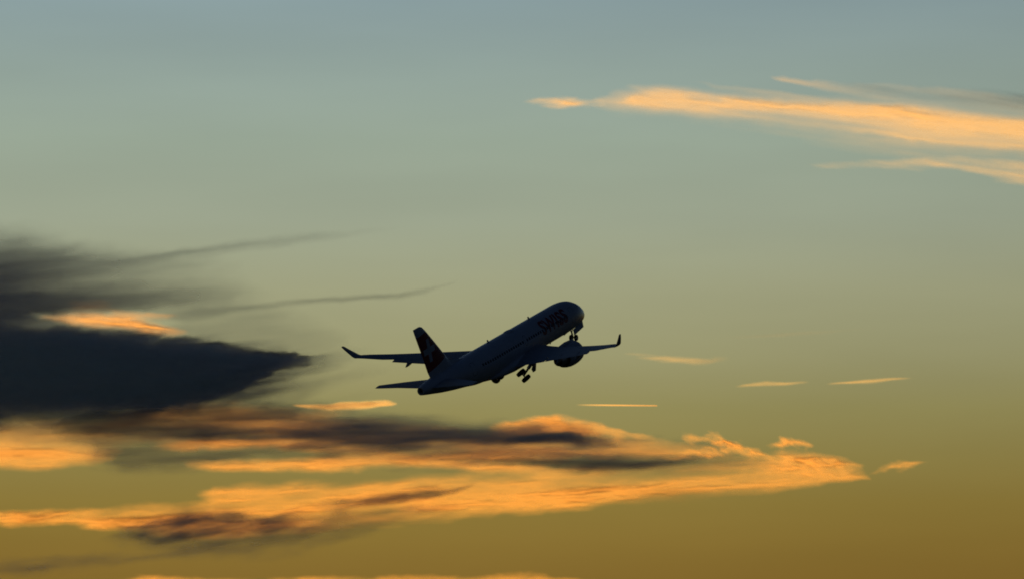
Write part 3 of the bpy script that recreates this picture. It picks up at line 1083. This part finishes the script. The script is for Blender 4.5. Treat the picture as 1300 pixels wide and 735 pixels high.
# --- torn tufts right of the brown band
def f_tufts(X, Y):
    x, y = warp(X, Y, 8, 5, 26, 12, -20, 251)
    T = stroke(x, y, [(860, 552, 3, 3, 0), (875, 553, 5, 5, .9), (893, 557, 4, 5, .5), (915, 560, 4, 5, .6), (935, 567, 6, 6, .9), (960, 576, 6, 7, .5), (985, 582, 6, 7, .2), (1000, 584, 4, 4, 0)], 2)
    T += stroke(x, y, [(972, 559, 2, 2, 0), (988, 560, 4, 4, .6), (1008, 563, 4, 4, .5), (1030, 570, 3, 3, 0)], 2)
    T += stroke(x, y, [(820, 585, 4, 4, 0), (880, 575, 3, 3, .4), (900, 574, 3, 3, .6), (925, 576, 3, 3, 0)], 2)
    return T * np.exp(1.20 * fbm(X, Y, 22, 8, -15, 5, 15) - .1)


cloud(f_tufts, 815, 1045, 538, 605, 24000, 8, 'torn pale orange tufts between the brown band and the right end of the bright band', 1.2, seed=8, dens=0.8, mat=M_REDDENED)


# --- the long bright band
def f_band(X, Y):
    x, y = warp(X, Y, 12, 3.2, 70, 16, 2, 301)
    T = stroke(x, y, [(-200, 656, 8, 9, 0.87), (0, 657, 6, 8, 0.81), (80, 657, 8, 9, 0.81), (130, 658, 9, 11, 0.87), (190, 658, 13, 13, 0.93), (240, 654, 11, 17, 0.99), (300, 640, 17, 26, 0.93), (380, 636, 17, 30, 0.87), (450, 634, 17, 28, 0.87),
                      (530, 630, 18, 26, 0.87), (600, 629, 18, 22, 0.84), (700, 624, 15, 18, 0.81), (800, 620, 12, 16, 0.74), (900, 615, 10, 14, 0.74), (980, 610, 10, 14, 0.81), (1040, 605, 10, 11, 0.87), (1080, 605, 6, 6, 0.74), (1106, 605, 3, 3, .3), (1112, 605, 2, 2, 0)], 2.4, 3.4)
    # deeper vapour in its lower left
    T += stroke(x, y, [(150, 668, 6, 8, 0), (220, 666, 8, 12, .9), (300, 668, 9, 12, 1.1), (360, 664, 9, 12, .8), (430, 656, 7, 10, 0)], 2.2)
    # thin bright roof at the left
    T += stroke(x, y, [(240, 628, 3, 4, 0), (270, 627, 5, 6, .8), (330, 625, 6, 7, .8), (400, 622, 5, 7, .6), (480, 618, 5, 6, .3), (560, 614, 4, 6, .0)], 2)
    # billowing right end
    T += stroke(x, y, [(930, 600, 5, 8, 0), (970, 594, 10, 10, .22), (1005, 590, 15, 12, .75), (1050, 592, 13, 12, 1.0), (1085, 598, 9, 8, .8), (1108, 603, 4, 4, .2), (1116, 604, 3, 3, 0)], 2.6) * np.exp(0.75 * fbm(X, Y, 24, 10, -20, 5, 43) - .1)
    # thin glow in the upper middle
    T += stroke(x, y, [(600, 604, 5, 5, 0), (720, 603, 6, 6, .15), (850, 596, 9, 8, .18), (950, 590, 10, 8, .2), (1010, 590, 8, 8, 0)], 2)
    return T * np.exp(.9 * fbm(X, Y, 130, 13, 5, 5, 42) + .45 * fbm(X, Y, 50, 6, 3, 4, 41) - .35)


cloud(f_band, -220, 1130, 560, 715, 22000, 18, 'long bright orange band of cloud tapering to a point at its right end', 1.5, seed=9, dens=0.95, mat=M_REDDENED)


def f_tip(X, Y):
    x, y = warp(X, Y, 8, 3, 24, 10, 10, 331)
    T = stroke(x, y, [(1100, 597, 3, 3, 0), (1118, 595, 5, 4, .55), (1135, 592, 5, 5, .55), (1155, 589, 3, 3, .45), (1178, 586, 2, 2, .2), (1195, 584, 2, 2, 0)], 2)
    return T * np.exp(1.05 * fbm(X, Y, 20, 6, 10, 5, 44) - .1)


cloud(f_tip, 1095, 1200, 575, 610, 22000, 6, 'tiny torn orange shred off the pointed right end of the bright band', 1.2, seed=10, dens=.36, mat=M_REDDENED)


# --- small bright streak left of the tail
def f_spark(X, Y):
    x, y = warp(X, Y, 6, 1.2, 50, 8, 0, 351)
    return stroke(x, y, [(374, 514, 1, 1, 0), (392, 515, 2, 3, .9), (420, 516, 2.5, 4, 1.4), (440, 514, 3, 4, 1.4), (470, 512.5, 3.5, 3.5, 1.4), (495, 512, 2.5, 2.5, 1.2), (512, 512, 1.4, 1.4, 0)], 2.2) * np.exp(.6 * fbm(X, Y, 36, 4, 3, 4, 352))


cloud(f_spark, 365, 520, 502, 526, 20000, 4, 'narrow bright yellow streak of cloud below and left of the airliner tail', 1.0, seed=11, dens=0.95)


# --- tops of clouds rising from below
def f_low(X, Y):
    x, y = warp(X, Y, 10, 3.0, 40, 12, 0, 371)
    T = stroke(x, y, [(100, 770, 20, 40, 0), (140, 765, 26, 40, .9), (190, 770, 36, 40, 1.3), (260, 770, 31, 40, 1.3), (340, 772, 34, 40, 1.2), (430, 770, 33, 40, 1.3), (520, 770, 35, 40, 1.3), (600, 770, 34, 40, 1.4), (660, 770, 37, 40, 1.4), (720, 770, 33, 40, 1.2), (800, 778, 26, 40, .6), (880, 780, 20, 40, 0)], 7)
    return T * np.exp(0.60 * fbm(X, Y, 50, 10, 0, 5, 46) - .1)


cloud(f_low, 80, 900, 715, 800, 27000, 14, 'row of glowing cloud tops cut by the bottom of the picture', 1.5, seed=12, dens=0.8, mat=M_REDDENED)


def f_dim(X, Y):
    x, y = warp(X, Y, 14, 4, 80, 18, 6, 391)
    T = stroke(x, y, [(-150, 722, 8, 10, 0), (0, 720, 8, 9, .3), (50, 718, 9, 9, .38), (100, 712, 9, 9, .36), (150, 707, 9, 8, .25), (210, 703, 8, 8, .18), (300, 695, 7, 8, .10), (380, 685, 6, 8, 0)], 2)
    return T * np.exp(0.75 * fbm(X, Y, 80, 8, 8, 5, 47) - .1)


cloud(f_dim, -170, 400, 670, 745, 7000, 6, 'faint brown smear of cloud low in the left corner', 1.8, seed=13, dens=0.8)


# --- little streaks on the right
def small(name_label, pts, dist, seed, box, th=3, wy=1.0, k=2, lo=.9, amp=.5):
    def f(X, Y):
        x, y = warp(X, Y, 6, wy, 40, 8, 0, seed)
        return stroke(x, y, pts, k) * np.clip(lo + amp * fbm(X, Y, 40, 4, 2, 4, seed + 7), 0, 2)
    return cloud(f, *box, dist, th, name_label, 1.1, 0.012, group='small lit streaks of cloud', seed=seed, dens=.36)


small('small pale streak of cloud just right of the airliner wingtip', [(785, 449, 3, 3, 0), (820, 453, 3, 3, .22), (850, 455, 3.5, 4, .42), (880, 458, 3.5, 4, .5), (898, 459, 3, 3, .4), (906, 456, 4, 4, .2), (928, 453, 4, 4, 0)], 19000, 401, (775, 940, 436, 472))
small('left one of two thin level streaks of cloud low on the right', [(930, 491, 1, 1, 0), (950, 488.5, 1.6, 1.6, .5), (975, 486.5, 2.2, 2.2, .7), (1000, 486, 1.6, 2, .6), (1020, 485, 1.2, 1.4, .35), (1032, 484.5, 1, 1, 0)], 19000, 421, (922, 1040, 476, 500), 2, .6)
small('right one of two thin level streaks of cloud low on the right', [(1050, 487, 1, 1, 0), (1072, 485.5, 1.4, 1.6, .6), (1100, 483.5, 2, 2.2, .8), (1130, 481, 1.6, 1.6, .6), (1150, 479.5, 1, 1.2, .3), (1165, 479, 1, 1, 0)], 19000, 441, (1045, 1175, 470, 496), 2, .6)
small('very faint streak of cloud slanting up above the thin level streaks', [(905, 430, 3, 3, 0), (950, 427, 3, 3, .10), (1000, 424, 3, 3, .14), (1040, 422, 3, 3, .12), (1080, 419, 2, 2, .06), (1130, 416, 2, 2, 0)], 19000, 461, (895, 1140, 405, 442), 2, .6)


# --- upper right
def f_up(X, Y):
    x, y = warp(X, Y, 16, 3.4, 110, 22, -6, 501)
    n = np.exp(.55 * fbm(X, Y, 190, 11, -7, 4, 51, .42))
    # broad thin body
    T = stroke(x, y, [(745, 134, 4, 4, 0), (768, 130, 12, 10, .14), (800, 126, 15, 15, .26), (835, 126, 14, 16, .28), (880, 131, 10, 14, .24), (980, 140, 11, 16, .22), (1060, 146, 12, 18, .24), (1150, 153, 16, 22, .30), (1230, 162, 17, 20, .34), (1300, 168, 18, 20, .36), (1500, 196, 20, 24, .4)], 2.2)
    T += stroke(x, y, [(740, 140, 10, 12, 0), (860, 138, 20, 22, .05), (1000, 146, 26, 30, .07), (1150, 160, 34, 40, .09), (1300, 172, 40, 46, .10), (1500, 190, 40, 46, .1)], 2)
    # bright cores
    T += stroke(x, y, [(780, 128, 4, 4, 0), (805, 124, 8, 8, .30), (840, 124, 7, 8, .30), (880, 130, 5, 6, .42), (950, 135, 5, 6, .40), (1010, 139, 5, 7, .30), (1080, 143, 6, 8, .22), (1130, 144, 8, 7, .40), (1160, 147, 8, 7, .46), (1200, 155, 8, 8, .28), (1300, 164, 9, 9, .34), (1500, 190, 12, 12, .4)], 2)
    T += stroke(x, y, [(1040, 164, 3, 3, 0), (1130, 171, 4, 4, .26), (1210, 180, 5, 5, .32), (1300, 184, 5, 5, .36), (1500, 205, 8, 8, .3)], 2)
    # curl of thin vapour above, left and right
    T += stroke(x, y, [(850, 104, 3, 3, 0), (900, 110, 3, 4, .05), (980, 119, 4, 5, .05), (1050, 128, 4, 5, 0)], 2)
    T += stroke(x, y, [(965, 96, 2, 2, 0), (985, 99, 3, 3, .16), (1020, 103, 4, 5, .16), (1070, 109, 7, 8, .12), (1150, 118, 9, 10, .08), (1220, 126, 9, 9, .06), (1350, 134, 9, 9, .05)], 2)
    return T * n


cloud(f_up, 745, 1520, 90, 240, 15000, 14, 'long peach orange feather of cloud sloping down to the right edge', 1.6, seed=14, dens=.72)


def f_puff(X, Y):
    x, y = warp(X, Y, 10, 2.6, 36, 10, 0, 521)
    T = stroke(x, y, [(655, 133, 2, 2, 0), (685, 131, 5, 5, .3), (705, 131, 6, 6, .55), (722, 133, 6, 6, .6), (745, 133, 5, 5, .25), (768, 134, 4, 4, .1), (780, 134, 3, 3, 0)], 2)
    return T * np.exp(0.90 * fbm(X, Y, 28, 6, 0, 5, 52) - .1)


cloud(f_puff, 645, 790, 115, 152, 15000, 6, 'small glowing puff at the left end of the upper feather of cloud', 1.2, seed=15, dens=0.7)


def f_veil(X, Y):
    x, y = warp(X, Y, 14, 3, 90, 14, -8, 541)
    T = stroke(x, y, [(1030, 106, 5, 6, 0), (1080, 112, 8, 8, .16), (1150, 120, 10, 9, .3), (1220, 124, 11, 10, .5), (1300, 128, 12, 11, .7), (1500, 140, 14, 14, .8)], 2.2)
    return T * np.exp(0.90 * fbm(X, Y, 100, 7, -10, 5, 53) - .1)


cloud(f_veil, 955, 1520, 85, 175, 6300, 5, 'thin dusky grey veil above the peach feather of cloud', 1.7, 0.015, seed=16, dens=.2)


def f_up2(X, Y):
    x, y = warp(X, Y, 14, 3, 80, 14, -4, 561)
    T = stroke(x, y, [(1020, 210, 3, 3, 0), (1060, 211, 5, 5, .22), (1100, 210, 5, 6, .2), (1160, 208, 6, 7, .45), (1220, 209, 8, 8, .5), (1270, 214, 9, 13, .55), (1300, 217, 11, 18, .6), (1500, 230, 14, 20, .6)], 2.3)
    return T * np.exp(0.90 * fbm(X, Y, 90, 7, -8, 5, 54) - .1)


cloud(f_up2, 1010, 1520, 190, 275, 15000, 8, 'fainter ragged streak of cloud under the long feather at the right edge', 1.6, seed=17, dens=.36)


# --- contrail of a far off aircraft
def f_trail(X, Y):
    yc = 513.6 + (X - 737) * 0.009
    tt = np.interp(X, [730, 745, 775, 830, 833.5, 834.5], [0, .25, .9, 1.8, 1.6, 0])
    hw = np.interp(X, [730, 770, 834], [1.1, .85, .55])
    return tt * np.exp(-np.abs((Y - yc) / hw) ** 2.4)


cloud(f_trail, 728, 836, 510, 518, 18000, .6, 'short bright contrail, a hair thin level line under the airliner engine', 0.35, 0.02, name='contrail', cat='contrail', relief=0, seed=18)
